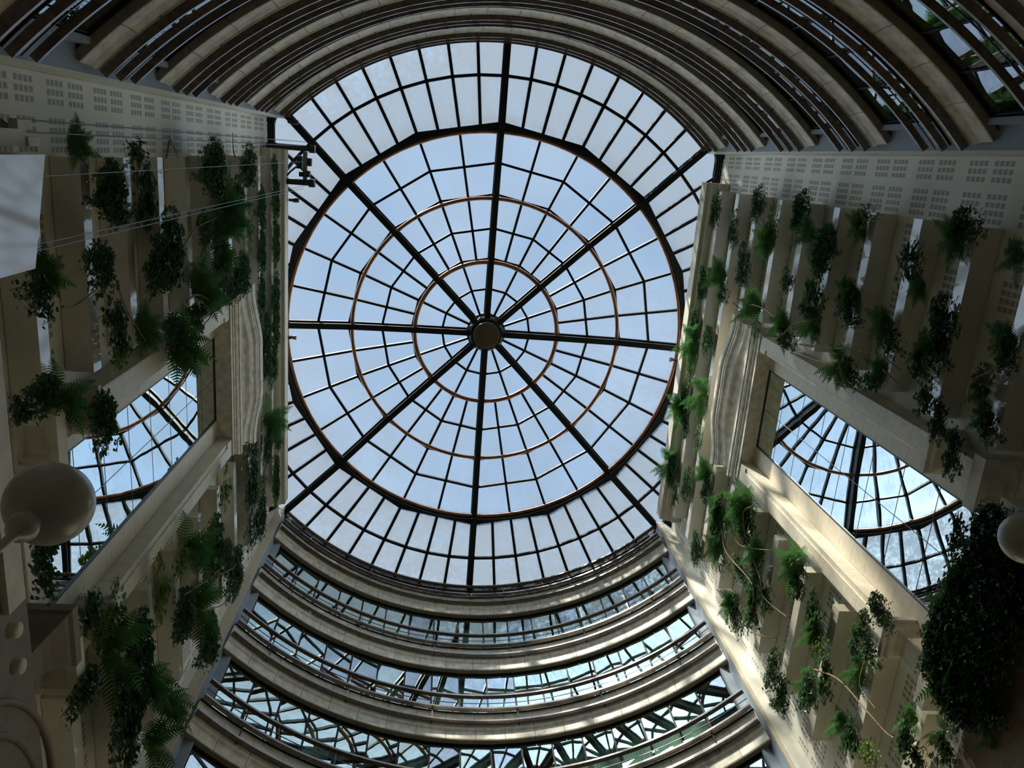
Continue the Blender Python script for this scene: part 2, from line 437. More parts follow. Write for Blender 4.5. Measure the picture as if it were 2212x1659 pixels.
# ------------------------------------------------------------------ ceiling round the skylight opening
RC, XS, RF = 10.22, 7.50, .55
cx = XS - RF; cy = math.sqrt((RC - RF) ** 2 - cx ** 2)
def outline(off=0.0, n1=28, n2=9, n3=10):
    """Opening: two arcs joined by straight sides with rounded corners, anticlockwise."""
    q = []
    at = math.atan2(cx, cy)                       # azimuth of the tangent point
    for i in range(n1 + 1):                       # +Y arc from left to right
        a = -at + 2 * at * i / n1; q.append(((RC + off) * math.sin(a), (RC + off) * math.cos(a)))
    for i in range(1, n2 + 1):
        a = at + (PI / 2 - at) * i / n2; q.append((cx + (RF + off) * math.sin(a), cy + (RF + off) * math.cos(a)))
    h = q[:]
    for i in range(1, n3): h.append((XS + off, cy - 2 * cy * i / n3))
    k = [(x, -y) for x, y in reversed(q)]
    # q holds the +Y arc and its right corner; mirror for the left corner and the -Y side
    left = [(-x, y) for x, y in reversed(q[n1 + 1:])]
    top = left + q
    side_r = [(XS + off, cy - 2 * cy * i / n3) for i in range(1, n3)]
    bot = [(-x, -y) for x, y in top]
    side_l = [(-x, -y) for x, y in side_r]
    return top + side_r + bot + side_l
def loops(m, ls, closed=True):
    n = len(ls[0]); vs = [p for l in ls for p in l]; fs = []
    for i in range(len(ls) - 1):
        for k in range(n): fs.append((i * n + k, i * n + (k + 1) % n, (i + 1) * n + (k + 1) % n, (i + 1) * n + k))
    m.add(vs, fs)
O0 = outline(0); Oc = [(x, y) for x, y in O0]
def lift(o, z): return [(x, y, z) for x, y in o]
m = MB()
outer = []
for x, y in O0:
    l = math.hypot(x, y); outer.append((x / l * 14.2, y / l * 14.2))
loops(m, [lift(O0, ZC), lift(outer, ZC), lift(outer, ZC + .5), lift(O0, ZC + .12), lift(O0, ZC)])
tag(m.build('ceiling', 'dark_soffit'), kind='structure')
m = MB()
steps = [(0, ZC + .10), (0, ZC - .10), (.05, ZC - .10), (.05, ZC - .22), (.10, ZC - .22), (.10, ZC - .34), (.16, ZC - .34), (.16, ZC - .46), (.3, ZC - .46), (.3, ZC)]
loops(m, [lift(outline(o), z) for o, z in steps])
tag(m.build('trim_1', 'frame_metal'), kind='structure')

# ------------------------------------------------------------------ side walls
for sx, nm in ((-1, 'left'), (1, 'right')):
    m = MB(); m.box(sx * XW, sx * (XW + .25), -6.98, 6.98, 0, ZC)
    tag(m.build('wall_' + nm, 'perforated_wall'), kind='structure')
    for sy in (-1, 1):
        # narrow stone return and blue-grey end panel beside the balconies
        # stone return, then a recessed blue-grey end panel beside the balconies
        xb = 7.45 if (sx < 0 and sy > 0) else 7.24
        if sy > 0:
            m = MB(); m.box(sx * 7.145, sx * xb, 6.98, 7.04, 0, ZC)
            tag(m.build('trim_2', 'panel_stone'), kind='structure')
        m = MB(); m.box(sx * (xb if sy > 0 else 7.145), sx * (XW + .25), sy * 6.985, sy * 7.04, 0, ZC)
        tag(m.build('trim_3', 'side_return'), kind='structure')
        m = MB(); m.box(sx * 7.15, sx * 7.25, sy * 7.045, sy * 7.52, 0, ZC); m.box(sx * 6.92, sx * 7.15, sy * 7.42, sy * 7.52, 0, ZC)
        tag(m.build('trim_4', 'grey_panel'), kind='structure')
# floor
m = MB(); m.box(-14.5, 14.5, -14.5, 14.5, -.2, 0); tag(m.build('floor', 'floor_marble'), kind='structure')

# ------------------------------------------------------------------ curved ends: rooms, windows, balconies
NB, NT = 5, 6
SIDES = (('far', 0, NB), ('near', 180, NT))
def win_proto(w_deg, grey, seam):
    """One window bay centred on +Y, origin on the dome axis at the head of the window."""
    root = empty('window_1'); tag(root, kind='structure')
    R = 10.27; h = w_deg / 2
    x = R * math.sin(rad(h)); y = R * math.cos(rad(h)); H = 2.62
    m = MB()
    for s in (-1, 1): m.box(s * x - .025 * s, s * x + .005 * s, y - .02, y + .06, -H, 0)
    m.box(-x, x, y - .03, y + .06, -.06, 0); m.box(-x, x, y - .03, y + .06, -H, -H + .07)
    if seam: m.box(-.012, .012, y - .02, y + .03, -H, 0)
    m.build('window_frame', 'frame_metal', root)
    m = MB(); m.add([(-x, y, -H), (x, y, -H), (x, y, 0), (-x, y, 0)], [(0, 1, 2, 3)])
    m.build('window_pane', 'window_glass_grey' if grey else 'window_glass', root)
    return root
protos = {}
random.seed(11)
for side, a0, ns in SIDES:
    for s in range(ns):
        z = ZL - ST * s - .02 - ST * 0
        for k in range(-8, 9):
            end = abs(k) == 9
            w = 2.5 if end else 5
            ac = (42.5 + 1.25) * (1 if k > 0 else -1) if end else 5 * k
            grey = random.random() < .26
            key = (w, grey, not end)
            if key not in protos: o = protos[key] = win_proto(w, grey, False)
            else: o = copy_tree(protos[key])
            o.location = (0, 0, z); o.rotation_euler = (0, 0, -rad(a0 + ac))
    # storey slabs and room enclosures behind the glass
    for s in range(-1, ns + 1):
        z = ZL - ST * s
        if s < 0: continue
        m = MB(); m.arc([(10.23, z), (13.4, z), (13.4, z + .28), (10.23, z + .28)], a0 - 42.2, a0 + 42.2, 2)
        tag(m.build('ceiling_2', 'room_ceiling'), kind='structure')
    zb = ZL - ST * ns
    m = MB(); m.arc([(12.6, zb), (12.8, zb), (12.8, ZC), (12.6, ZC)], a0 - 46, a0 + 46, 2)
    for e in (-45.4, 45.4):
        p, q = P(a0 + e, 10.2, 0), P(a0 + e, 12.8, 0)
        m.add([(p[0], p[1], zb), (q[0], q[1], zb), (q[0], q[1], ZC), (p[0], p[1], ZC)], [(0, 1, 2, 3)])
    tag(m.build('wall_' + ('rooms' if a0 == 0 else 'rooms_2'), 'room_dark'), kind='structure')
    # plain curved wall below the lowest balcony, and the kerb between top balcony and skylight
    m = MB(); m.arc([(10.2, 0), (10.4, 0), (10.4, zb), (10.2, zb)], a0 - 45.2, a0 + 45.2, 1.5)
    tag(m.build('wall_' + ('back' if a0 == 0 else 'front'), 'travertine'), kind='structure')
    m = MB(); m.arc([(10.30, ZL + .28), (10.45, ZL + .28), (10.45, ZC), (10.30, ZC)], a0 - 45.2, a0 + 45.2, 1.5)
    tag(m.build('trim_4', 'dark_soffit'), kind='structure')

def balcony(side, a0, s):
    z = ZL - ST * s
    root = empty('balcony', P(a0, RB, z))
    if side == 'far': lab = f'{ORD[s]} curved stone balcony down from the skylight on the sunlit curved end'
    else: lab = f'{ORD[s]} curved stone balcony down from the skylight on the dark end overhead'
    tag(root, lab, 'balcony', 'curved balconies on the sunlit end' if side == 'far' else 'curved balconies on the dark end')
    off = Vector(root.location)
    def bd(m, name, mat, parent=root):
        o = m.build(name, mat, parent)
        if parent is root:
            for v in o.data.vertices: v.co -= off
        return o
    # stone panels every five degrees with open joints over a dark core
    m = MB(); E = 44.78; th = math.degrees(.006 / RB)
    prof = [(10.20, z), (10.105, z), (10.09, z + .015), (10.085, z + .05), (10.08, z + .22), (10.07, z + .29), (10.035, z + .36), (10.025, z + .44), (10.03, z + .56),
            (10.045, z + .72), (10.05, z + .85), (10.04, z + 1.0), (10.05, z + 1.06), (10.20, z + 1.06)]
    edges = [-E] + [5 * k for k in range(-8, 9)] + [E]
    for e0, e1 in zip(edges, edges[1:]):
        m.arc(prof, a0 + e0 + th, a0 + e1 - th, 1.25)
    bd(m, 'stone_fascia', 'travertine')
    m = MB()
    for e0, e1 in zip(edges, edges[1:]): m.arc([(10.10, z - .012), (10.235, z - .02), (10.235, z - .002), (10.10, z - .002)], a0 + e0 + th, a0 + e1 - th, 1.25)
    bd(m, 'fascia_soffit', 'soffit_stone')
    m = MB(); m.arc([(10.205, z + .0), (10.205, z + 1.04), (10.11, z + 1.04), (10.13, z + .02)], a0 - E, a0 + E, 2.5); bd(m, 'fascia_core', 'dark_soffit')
    m = MB(); m.arc([(10.02, z + 1.07), (10.20, z + 1.07), (10.20, z + 1.10), (10.02, z + 1.10)], a0 - E, a0 + E, 1.25); bd(m, 'coping', 'frame_metal')
    for nm, r0, r1, zz, t in (('lower_rail', 9.875, 10.01, .545, .06), ('middle_rail', 9.865, 9.98, 1.09, .06), ('handrail', 9.87, 9.98, 1.69, .06)):
        m = MB(); m.arc([(r0, z + zz), (r1, z + zz - .02), (r1, z + zz + t), (r0, z + zz + t)], a0 - E, a0 + E, 1.25); bd(m, nm, 'wood_rail')
    m = MB(); m.arc([(9.93, z + 1.40), (9.948, z + 1.40), (9.948, z + 1.418), (9.93, z + 1.418)], a0 - E, a0 + E, 1.25); bd(m, 'guard_rod', 'rail_rod')
    for a in (-37.5, -22.5, -7.5, 7.5, 22.5, 37.5):
        m = MB()
        m.bar(P(a0 + a, 9.95, z + .58), P(a0 + a, 9.95, z + 1.70), .03, .03)
        m.bar(P(a0 + a, 9.95, z + .57), P(a0 + a, 10.09, z + .45), .03, .05)
        m.bar(P(a0 + a, 9.95, z + 1.10), P(a0 + a, 10.18, z + 1.09), .03, .05)
        bd(m, 'post', 'black_equipment')
for side, a0, ns in SIDES:
    for s in range(ns): balcony(side, a0, s)

# curtains drawn behind some of the windows on the sunlit end
random.seed(5)
def curtain_mesh(mat):
    m = MB(); m.smooth = True; n = 44; vs = []; fs = []
    for i in range(n + 1):
        a = -2.3 + 4.6 * i / n; r = 10.62 + .045 * math.sin(i * 1.55) + .012 * math.sin(i * .5)
        vs.append(P(a, r, -2.60)); vs.append(P(a, r + .01, -.12))
    for i in range(n): fs.append((2 * i, 2 * i + 2, 2 * i + 3, 2 * i + 1))
    m.add(vs, fs); return m.mesh('curtain', mat)
cmesh = curtain_mesh('curtain_cloth'); cred = curtain_mesh('red_curtain')
spots = {0: [-7, -4, -3, -2, 0, 1, 2, 4, 5, 7, 8], 1: [-6, -3, -1, 0, 1, 2, 3, 5, 6, 7], 2: [-5, -2, 0, 1, 2, 3, 4, 5, 6, 7], 3: [-5, -2, 0, 1, 3, 4, 6, 7], 4: [-3, 2]}
for s, ks in spots.items():
    for k in ks:
        o = bpy.data.objects.new('curtain', cred if (s == 2 and k == 2) else cmesh); COL.objects.link(o)
        o.location = (0, 0, ZL - ST * s); o.rotation_euler = (0, 0, -rad(5 * k))
        if s == 2 and k == 2: tag(o, 'rust red curtain behind a window under the third balcony of the sunlit end', 'curtain')
        else: tag(o, f'pale sheer curtain behind a window just under the {ORD[s]} balcony of the sunlit end', 'curtain', f'sheer curtains under the {ORD[s]} balcony')
# ------------------------------------------------------------------ planters
XR = XW - .012
SN = {-1: ('left', 'wall by the hoist'), 1: ('right', 'sunlit side wall')}
def planter(sx, k, y0, y1, where):
    z = ZL - 1.65 * k
    root = empty('planter_box', (sx * 7.4, (y0 + y1) / 2, z))
    wall = 'left wall' if sx < 0 else 'right wall'
    tag(root, f'cream planter box, {ORD[k]} row down the {wall}, {where}', 'planter', f'planter boxes on the {wall}')
    h = (y1 - y0) / 2; f = .20; b = XW - 7.4 - .012   # local x: front at -sx*... 
    m = MB(); m.box(-sx * f, sx * b, -h, h, 0, .03)
    m.box(-sx * f, -sx * (f - .03), -h, h, .03, .29); m.box(sx * (b - .03), sx * b, -h, h, .03, .29)
    m.box(-sx * (f - .03), sx * (b - .03), -h, -h + .03, .03, .29); m.box(-sx * (f - .03), sx * (b - .03), h - .03, h, .03, .29)
    m.build('planter_body', 'planter_paint', root)
    m = MB(); m.box(-sx * (f - .03), sx * (b - .03), -h + .03, h - .03, .03, .24); m.build('planter_soil', 'soil', root)
for sx in (-1, 1):
    for k in range(0, 2): planter(sx, k, -5.8, 5.85, 'full length above the cornice')
    for k in range(2, 10):
        planter(sx, k, -5.8, -2.45, 'on the dark-balcony side')
        planter(sx, k, 2.50, 5.83, 'on the sunlit-balcony side')
    # sloping stone cornice beam above the top planter
    wall = 'left wall' if sx < 0 else 'right wall'
    root = empty('cornice_beam', (sx * 7.3, .15, 28.5)); tag(root, f'plain cream cornice beam along the top of the {wall} under the skylight', 'cornice')
    m = MB(); y0, y1 = -6.03, 6.33
    prof = [(XR, 28.35), (7.32, 28.35), (7.30, 28.45), (7.22, 28.47), (7.12, 28.52), (7.05, 28.60), (6.99, 28.60), (6.94, 28.62), (6.94, 29.16), (XR, 29.16)]
    vs = []; fs = []; n = len(prof)
    for y in (y0, y1):
        for x, z in prof: vs.append((sx * (x - 7.3), y - .15, z - 28.5))
    for i in range(n): fs.append((i, (i + 1) % n, n + (i + 1) % n, n + i))
    fs.append(tuple(range(n))); fs.append(tuple(n + i for i in range(n - 1, -1, -1)))
    m.add(vs, fs); m.build('beam', 'cream_paint', root)
    # little floodlight on the beam
    f = empty('floodlight', (sx * 6.9, .28, 29.2)); tag(f, f'small black floodlight on the cornice beam of the {wall}', 'light')
    m = MB(); m.box(-.06, .06, -.05, .05, -.04, .0); m.build('mount', 'black_equipment', f)
    m = MB(); m.lathe([(.001, 0), (.05, 0), (.055, .10), (.09, .22), (.001, .22)], n=16, axis='x')
    for i, v in enumerate(m.v): m.v[i] = (-sx * v[0], v[1], v[2] + .05)
    m.build('lamp_head', 'brown_stone', f)

# ------------------------------------------------------------------ mirror bays
def sweep(m, prof, ya, yb, xf, sx, bulge=None, nf=2, xb=XR):
    """Moulding wrapped round a block projecting from the wall: prof = (offset, z)."""
    vs = []; fs = []; cnt = 3 + nf
    for o, z in prof:
        row = [(xb, ya - o)]
        for i in range(nf + 1):
            y = ya - o + (yb - ya + 2 * o) * i / nf
            b = bulge(y, z) if bulge else 0
            row.append((xf - o - b, y))
        row.append((xb, yb + o))
        for x, y in row: vs.append((sx * x, y, z))
    n = len(vs) // len(prof)
    for i in range(len(prof) - 1):
        for k in range(n - 1): fs.append((i * n + k, i * n + k + 1, (i + 1) * n + k + 1, (i + 1) * n + k))
    fs.append(tuple(range(n))); fs.append(tuple((len(prof) - 1) * n + k for k in range(n - 1, -1, -1)))
    m.add(vs, fs)
def serp(y, z):
    t = max(0, min(1, (2.15 - abs(y)) / 1.45)); t = t * t * (3 - 2 * t)
    w = max(0, min(1, (z - 23.25) / .45))
    return .20 * t * w
for sx in (-1, 1):
    wall = 'left wall' if sx < 0 else 'right wall'
    # mirror
    root = empty('wall_mirror', (sx * 7.63, 0, 13.35))
    tag(root, f'tall mirror of stacked panes on the {wall} reflecting the skylight', 'mirror', None)
    m = MB(); m.box(0, sx * .015, -1.13, 1.13, 0, 9.35); m.build('mirror_pane', 'mirror_silver', root)
    m = MB()
    for y in (-1.14, 1.14): m.box(-sx * .03, sx * .015, y - .015, y + .015, -.015, 9.365)
    for z in (-.01, 9.36): m.box(-sx * .03, sx * .015, -1.14, 1.14, z - .015, z + .015)
    m.build('mirror_edge', 'black_equipment', root)
    m = MB()
    for j in range(1, 8): m.box(-sx * .004, 0, -1.13, 1.13, j * 1.169 - .007, j * 1.169 + .007)
    m.box(-sx * .004, 0, -.007, .007, 0, 9.35)
    m.build('pane_joint', 'rail_rod', root)
    # plain stone surround inside the pilasters
    m = MB()
    for s in (-1, 1): m.box(sx * 7.60, sx * XR, s * 1.16, s * 1.66, 13.05, 22.74)
    m.box(sx * 7.60, sx * XR, -1.16, 1.16, 22.73, 22.80); m.box(sx * 7.60, sx * XR, -1.40, 1.40, 12.75, 13.33)
    o = m.build('mirror_surround', 'ashlar'); tag(o, f'flat cream stone surround framing the mirror on the {wall}', 'stone surround')
    # lintel panels
    m = MB(); m.box(sx * 7.22, sx * XR, -1.68, 1.68, 22.76, 23.3)
    tag(m.build('lintel', 'panel_stone'), f'brown stone lintel over the mirror on the {wall}', 'lintel')
    # serpentine cornice
    root = empty('cornice', (sx * 7.3, 0, 22.7)); tag(root, f'heavy moulded stone cornice with a bowed front above the mirror on the {wall}', 'cornice')
    m = MB()
    sweep(m, [(-.02, 22.70), (.03, 22.66), (.03, 22.80), (.06, 22.82), (.06, 22.90), (.09, 22.92), (.12, 22.98), (.12, 23.06), (.15, 23.08), (.15, 23.20), (.02, 23.22)], -2.12, 2.12, 7.20, sx)
    o = m.build('lower_moulding', 'travertine', root)
    for v in o.data.vertices: v.co -= Vector(root.location)
    m = MB(); m.smooth = False
    sweep(m, [(.02, 23.22), (.02, 23.30), (.05, 23.32), (.05, 23.42), (.02, 23.44), (.03, 23.54), (.08, 23.64), (.09, 23.71), (.05, 23.73), (.06, 23.84), (.10, 23.94), (.17, 24.01), (.18, 24.08), (.20, 24.10), (.20, 24.20), (.23, 24.22), (.25, 24.28), (.25, 24.45), (.0, 24.47)], -2.12, 2.12, 7.20, sx, serp, 40)
    o = m.build('bowed_moulding', 'travertine', root)
    for v in o.data.vertices: v.co -= Vector(root.location)
    # pilasters
    for s in (-1, 1):
        near = 'the sunlit end' if s > 0 else 'the dark end'
        root = empty('pilaster', (sx * 7.4, s * 1.9, 12.75))
        tag(root, f'tall cream stone pilaster by the mirror on the {wall}, towards {near}', 'pilaster', 'stone pilasters flanking the mirrors')
        off = Vector(root.location)
        def bd(m, name, mat):
            o = m.build(name, mat, root)
            for v in o.data.vertices: v.co -= off
            return o
        m = MB(); m.box(sx * 7.20, sx * XR, s * 1.80, s * 2.12, 14.3, 22.70); m.box(sx * 7.235, sx * XR, s * 1.67, s * 1.80, 14.3, 22.70)
        m.box(sx * 7.20, sx * 7.24, s * 1.67, s * 1.80, 22.25, 22.70); m.box(sx * 7.20, sx * 7.24, s * 1.67, s * 1.80, 14.3, 14.7)
        bd(m, 'shaft', 'ashlar')
        ya, yb = sorted((s * 1.67, s * 2.12))
        m = MB(); sweep(m, [(.0, 14.02), (.02, 14.06), (.04, 14.10), (.12, 14.12), (.14, 14.16), (.14, 14.22), (.19, 14.24), (.19, 14.34), (.0, 14.36)], ya, yb, 7.22, sx); bd(m, 'collar', 'limestone')
        m = MB(); m.box(sx * 7.25, sx * XR, s * 1.66, s * 2.10, 13.0, 14.05); bd(m, 'pedestal', 'ashlar')
        # end block with a sunk panel underneath
        m = MB(); y0, y1 = sorted((s * 1.42, s * 2.33)); x0, x1 = 7.0, XR
        R0 = [(x0, y0, 13.03), (x1, y0, 13.03), (x1, y1, 13.03), (x0, y1, 13.03)]
        def rect(i, z): return [(x0 + i, y0 + i, z), (x1 - i * .5, y0 + i, z), (x1 - i * .5, y1 - i, z), (x0 + i, y1 - i, z)]
        rows = [rect(0, 13.03), rect(0, 12.75), rect(.11, 12.75), rect(.14, 12.80), rect(.19, 12.80), rect(.24, 12.88)]
        vs = [(sx * x, y, z) for r_ in rows for x, y, z in r_]; fs = [(0, 1, 2, 3), (20, 23, 22, 21)]
        for i in range(5):
            for q in range(4): fs.append((i * 4 + q, i * 4 + (q + 1) % 4, (i + 1) * 4 + (q + 1) % 4, (i + 1) * 4 + q))
        m.add(vs, fs); bd(m, 'end_block', 'limestone')

# ------------------------------------------------------------------ lower stonework
# left: lower balcony slab, console and arched bay
m = MB(); m.box(-6.62, -XR, -3.9, -.56, 10.46, 10.85)
root = empty('stone_balcony', (-7.0, -2.0, 10.4)); tag(root, 'cream stone balcony edge with a dark brown underside beside the globe lamp', 'balcony')
o = m.build('front_band', 'limestone', root)
for v in o.data.vertices: v.co -= Vector(root.location)
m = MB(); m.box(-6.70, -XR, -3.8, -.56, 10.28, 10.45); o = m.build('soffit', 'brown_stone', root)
for v in o.data.vertices: v.co -= Vector(root.location)
for y, z, lb in ((-.33, 10.5, 'small round white downlight on the stone bay next to the balcony edge'), (.18, 10.5, 'small round downlight further along the stone bay near the ivy')):
    f = empty('downlight', (-6.66, y, z)); tag(f, lb, 'light')
    m = MB(); m.smooth = True; m.lathe([(.001, 0), (.10, 0), (.10, .1), (.085, .12), (.001, .12)], n=24, axis='x'); m.build('lamp_body', 'cream_paint', f)
# arched stone bay under the ivy
root = empty('stone_bay', (-7.0, 2.2, 8)); tag(root, 'smooth beige stone bay with raised arch bands below the ivy', 'wall bay')
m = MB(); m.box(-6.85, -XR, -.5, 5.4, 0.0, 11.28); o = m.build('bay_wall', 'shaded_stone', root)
for v in o.data.vertices: v.co -= Vector(root.location)
m = MB(); m.smooth = True
for rr in (1.9, 2.3):
    m.tube([(-6.85, 2.6 + rr * math.cos(t), 9.2 + rr * math.sin(t)) for t in [PI * i / 24 for i in range(25)]], .05, 8)
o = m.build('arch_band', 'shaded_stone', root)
for v in o.data.vertices: v.co -= Vector(root.location)
root = empty('console', (-7.1, .78, 11.6)); tag(root, 'moulded stone console with a curved neck under the mirror on the left wall', 'console')
m = MB(); m.smooth = False
sweep(m, [(.0, 11.30), (.02, 11.5), (.07, 11.65), (.16, 11.80), (.19, 11.86), (.19, 11.94), (.24, 11.98), (.24, 12.14), (0, 12.16)], .56, 1.0, 6.86, -1)
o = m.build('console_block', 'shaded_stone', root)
for v in o.data.vertices: v.co -= Vector(root.location)
# right: planter ledge that carries the ivy mass
root = empty('planter_ledge', (7.3, .6, 12.0)); tag(root, 'deep stone planter ledge overflowing with ivy under the mirror on the right wall', 'planter')
m = MB(); m.box(7.05, XR, -1.9, 5.9, 11.75, 12.30); o = m.build('ledge_body', 'limestone', root)
for v in o.data.vertices: v.co -= Vector(root.location)
root = empty('stone_bay', (7.0, 2.0, 8)); tag(root, 'dark brown stone bay under the ivy ledge below the right mirror', 'wall bay')
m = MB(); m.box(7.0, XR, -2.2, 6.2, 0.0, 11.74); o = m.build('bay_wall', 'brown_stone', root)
for v in o.data.vertices: v.co -= Vector(root.location)

# ------------------------------------------------------------------ globe lamps on posts
def lamp_post(x, y, zt, R, lab, small=None):
    root = empty('lamp_post', (x, y, 0)); tag(root, lab, 'lamp')
    m = MB(); m.smooth = True
    m.lathe([(R * math.sin(t), zt - R * math.cos(t)) for t in [PI * (i + .02) / 32.04 for i in range(33)]], n=48); m.build('globe', 'globe_glass', root)
    m = MB(); m.smooth = True; zz = zt - R
    m.lathe([(.022, 0), (.022, zz - .16), (.03, zz - .13), (.06, zz - .10), (.075, zz - .05), (.06, zz + .0), (.04, zz + .03)], n=24)
    m.build('neck', 'globe_glass', root)
    m = MB(); m.smooth = False; m.lathe([(.001, 0), (.22, 0), (.22, .05), (.12, .12), (.07, .5), (.06, .55)], n=24); m.build('post_base', 'black_equipment', root)
    if small:
        m = MB(); m.smooth = True; dx, dy, dz, r = small
        m.lathe([(r * math.sin(t), -r * math.cos(t)) for t in [PI * (i + .02) / 24.04 for i in range(25)]], c=(dx, dy, dz), n=32)
        m.tube([(0, 0, dz - .45), (dx * .5, dy * .5, dz - .45), (dx, dy, dz - .30), (dx, dy, dz - r)], .025, 8)
        m.build('small_globe', 'globe_glass', root)
lamp_post(-3.55, -4.45, 5.46, .21, 'large unlit globe lamp on a post beside the mirror on the left wall')
lamp_post(2.70, -3.94, 6.58, .19, 'pair of unlit globe lamps on a post at the right edge by the ivy', (-.04, -.10, .38, .12))

# ------------------------------------------------------------------ hoist with cables at the skylight corner
root = empty('hoist_rig', (-6.6, -5.6, 28.9)); tag(root, 'black hoist rig of two beams and a cross bar at the skylight corner', 'hoist')
def lo(m, name, mat, par):
    o = m.build(name, mat, par)
    for v in o.data.vertices: v.co -= Vector(par.location)
    return o
for y in (-6.10, -5.02):
    m = MB(); m.box(-7.6, -6.15, y - .09, y + .09, 28.88, 29.10); m.box(-6.22, -6.05, y - .12, y + .13, 28.84, 29.14); lo(m, 'beam', 'black_equipment', root)
    m = MB(); m.lathe([(.001, -.04), (.1, -.04), (.1, .04), (.001, .04)], c=(-6.35, y, 28.83), n=24, axis='y'); lo(m, 'pulley', 'black_equipment', root)
m = MB(); m.box(-6.43, -6.30, -6.0, -5.1, 28.95, 29.05); lo(m, 'cross_bar', 'cable_steel', root)
m = MB(); m.box(-6.62, -6.45, -5.85, -5.45, 28.86, 29.1); m.box(-6.30, -6.16, -5.80, -5.55, 28.9, 29.1); m.box(-6.55, -6.4, -5.35, -5.2, 28.9, 29.05); m.box(-6.36, -6.2, -5.4, -5.2, 28.88, 29.08)
m.tube([(-6.5, -5.6, 28.9), (-6.62, -5.5, 28.8), (-6.8, -5.35, 28.85), (-6.95, -5.2, 29.0)], .03, 8); lo(m, 'motor', 'black_equipment', root)
for (x, y, dx, lb) in ((-6.81, -6.88, 1, 'black spotlight at the skylight corner above the hoist'), (-6.78, -4.42, 1, 'black spotlight just past the hoist on the cornice beam')):
    f = empty('spotlight', (x, y, 29.1)); tag(f, lb, 'light')
    m = MB(); m.smooth = True; m.lathe([(.001, -.12), (.05, -.12), (.05, 0), (.075, .02), (.075, .2), (.001, .2)], c=(0, 0, -.02), n=20, axis='x'); m.build('lamp_head', 'black_equipment', f)
    m = MB(); m.box(-.14, -.02, -.02, .02, -.02, .12); m.build('bracket', 'black_equipment', f)
for i, (x, y, zb) in enumerate(((-6.35, -6.17, 11.3), (-6.32, -6.30, 10.9), (-6.38, -5.68, 11.3), (-6.36, -4.92, 11.3), (-6.38, -4.84, 11.3))):
    m = MB(); m.tube([(x, y, zb), (x, y, 28.85)], .009 if i < 2 else .006, 6)
    wh = ['nearest the wall corner', 'outermost, beside the wall perforations', 'over the middle of the white panel', 'over the lower edge of the white panel', 'outer one of the lower pair'][i]
    tag(m.build('hoist_cable', 'rail_rod' if i < 2 else 'cable_steel'), f'thin steel hoist cable hanging from the rig, {wh}'.replace('nearest', 'next to'), 'cable', 'hoist cables')
root = empty('hoisted_panel', (-6.3, -5.3, 11.3)); tag(root, 'glossy white panel hanging on cables beside the planters of the left wall', 'panel')
m = MB()
A = Vector((-6.18, -5.94, 0)); B = Vector((-6.39, -4.64, 0)); Nn = Vector((-.14, -.02, 0))
vs = [];
for p in (A, B, B + Nn, A + Nn): vs.append((p.x, p.y, 7.2))
for p in (A, B, B + Nn, A + Nn): vs.append((p.x, p.y, 11.3))
m.add(vs, [(0, 1, 2, 3), (4, 5, 6, 7), (0, 1, 5, 4), (1, 2, 6, 5), (2, 3, 7, 6), (3, 0, 4, 7)]); lo(m, 'panel_board', 'planter_paint', root)
m = MB(); m.box(-6.32, -6.7, -6.2, -6.02, 9.6, 11.2); lo(m, 'winch_housing', 'limestone', root)
m = MB(); m.add([(-6.4, -6.2, 9.6), (-6.4, -6.2, 11.15), (-6.75, -6.52, 10.9), (-6.75, -6.52, 9.6), (-7.2, -6.2, 9.6), (-7.2, -6.2, 11.15), (-7.2, -6.52, 10.9), (-7.2, -6.52, 9.6)],
              [(0, 1, 2, 3), (4, 7, 6, 5), (0, 4, 5, 1), (1, 5, 6, 2), (2, 6, 7, 3), (0, 3, 7, 4)]); lo(m, 'winch_cover', 'brown_stone', root)
m = MB(); m.box(-6.3, -6.36, -6.12, -6.02, 11.2, 11.45); m.box(-6.3, -6.4, -6.3, -6.2, 11.0, 11.3); lo(m, 'cable_clamp', 'limestone', root)

# ------------------------------------------------------------------ small fittings on the balconies
for (x, y, z, lb) in ((-5.44, 8.45, 24.92, 'small round sensor on the second balcony front, towards the left wall'), (5.48, 8.43, 25.0, 'small round sensor on the second balcony front, towards the right wall'),
                      (-5.43, -8.45, 25.1, 'small round sensor on the dark balcony front, towards the left wall'), (5.55, -8.38, 25.1, 'small round sensor on the dark balcony front, towards the right wall')):
    m = MB(); m.smooth = True; m.lathe([(.001, -.07), (.05, -.05), (.07, 0), (.05, .05), (.001, .07)], n=20)
    o = m.build('sensor', 'limestone'); d = Vector((x, y, 0)).normalized() * 10.03; o.location = (d.x, d.y, z); tag(o, lb, 'sensor')
f = empty('bulb_light', (.04, 9.94, 28.78)); tag(f, 'small round clear bulb fitting in the middle of the top sunlit balcony', 'light')
m = MB(); m.smooth = True; m.lathe([(.001, -.05), (.055, -.03), (.07, .02), (.05, .06), (.001, .07)], n=20); m.build('bulb', 'lamp_chrome', f)
m = MB(); m.box(-.02, .02, 0, .12, -.09, -.04); m.build('bracket', 'black_equipment', f)
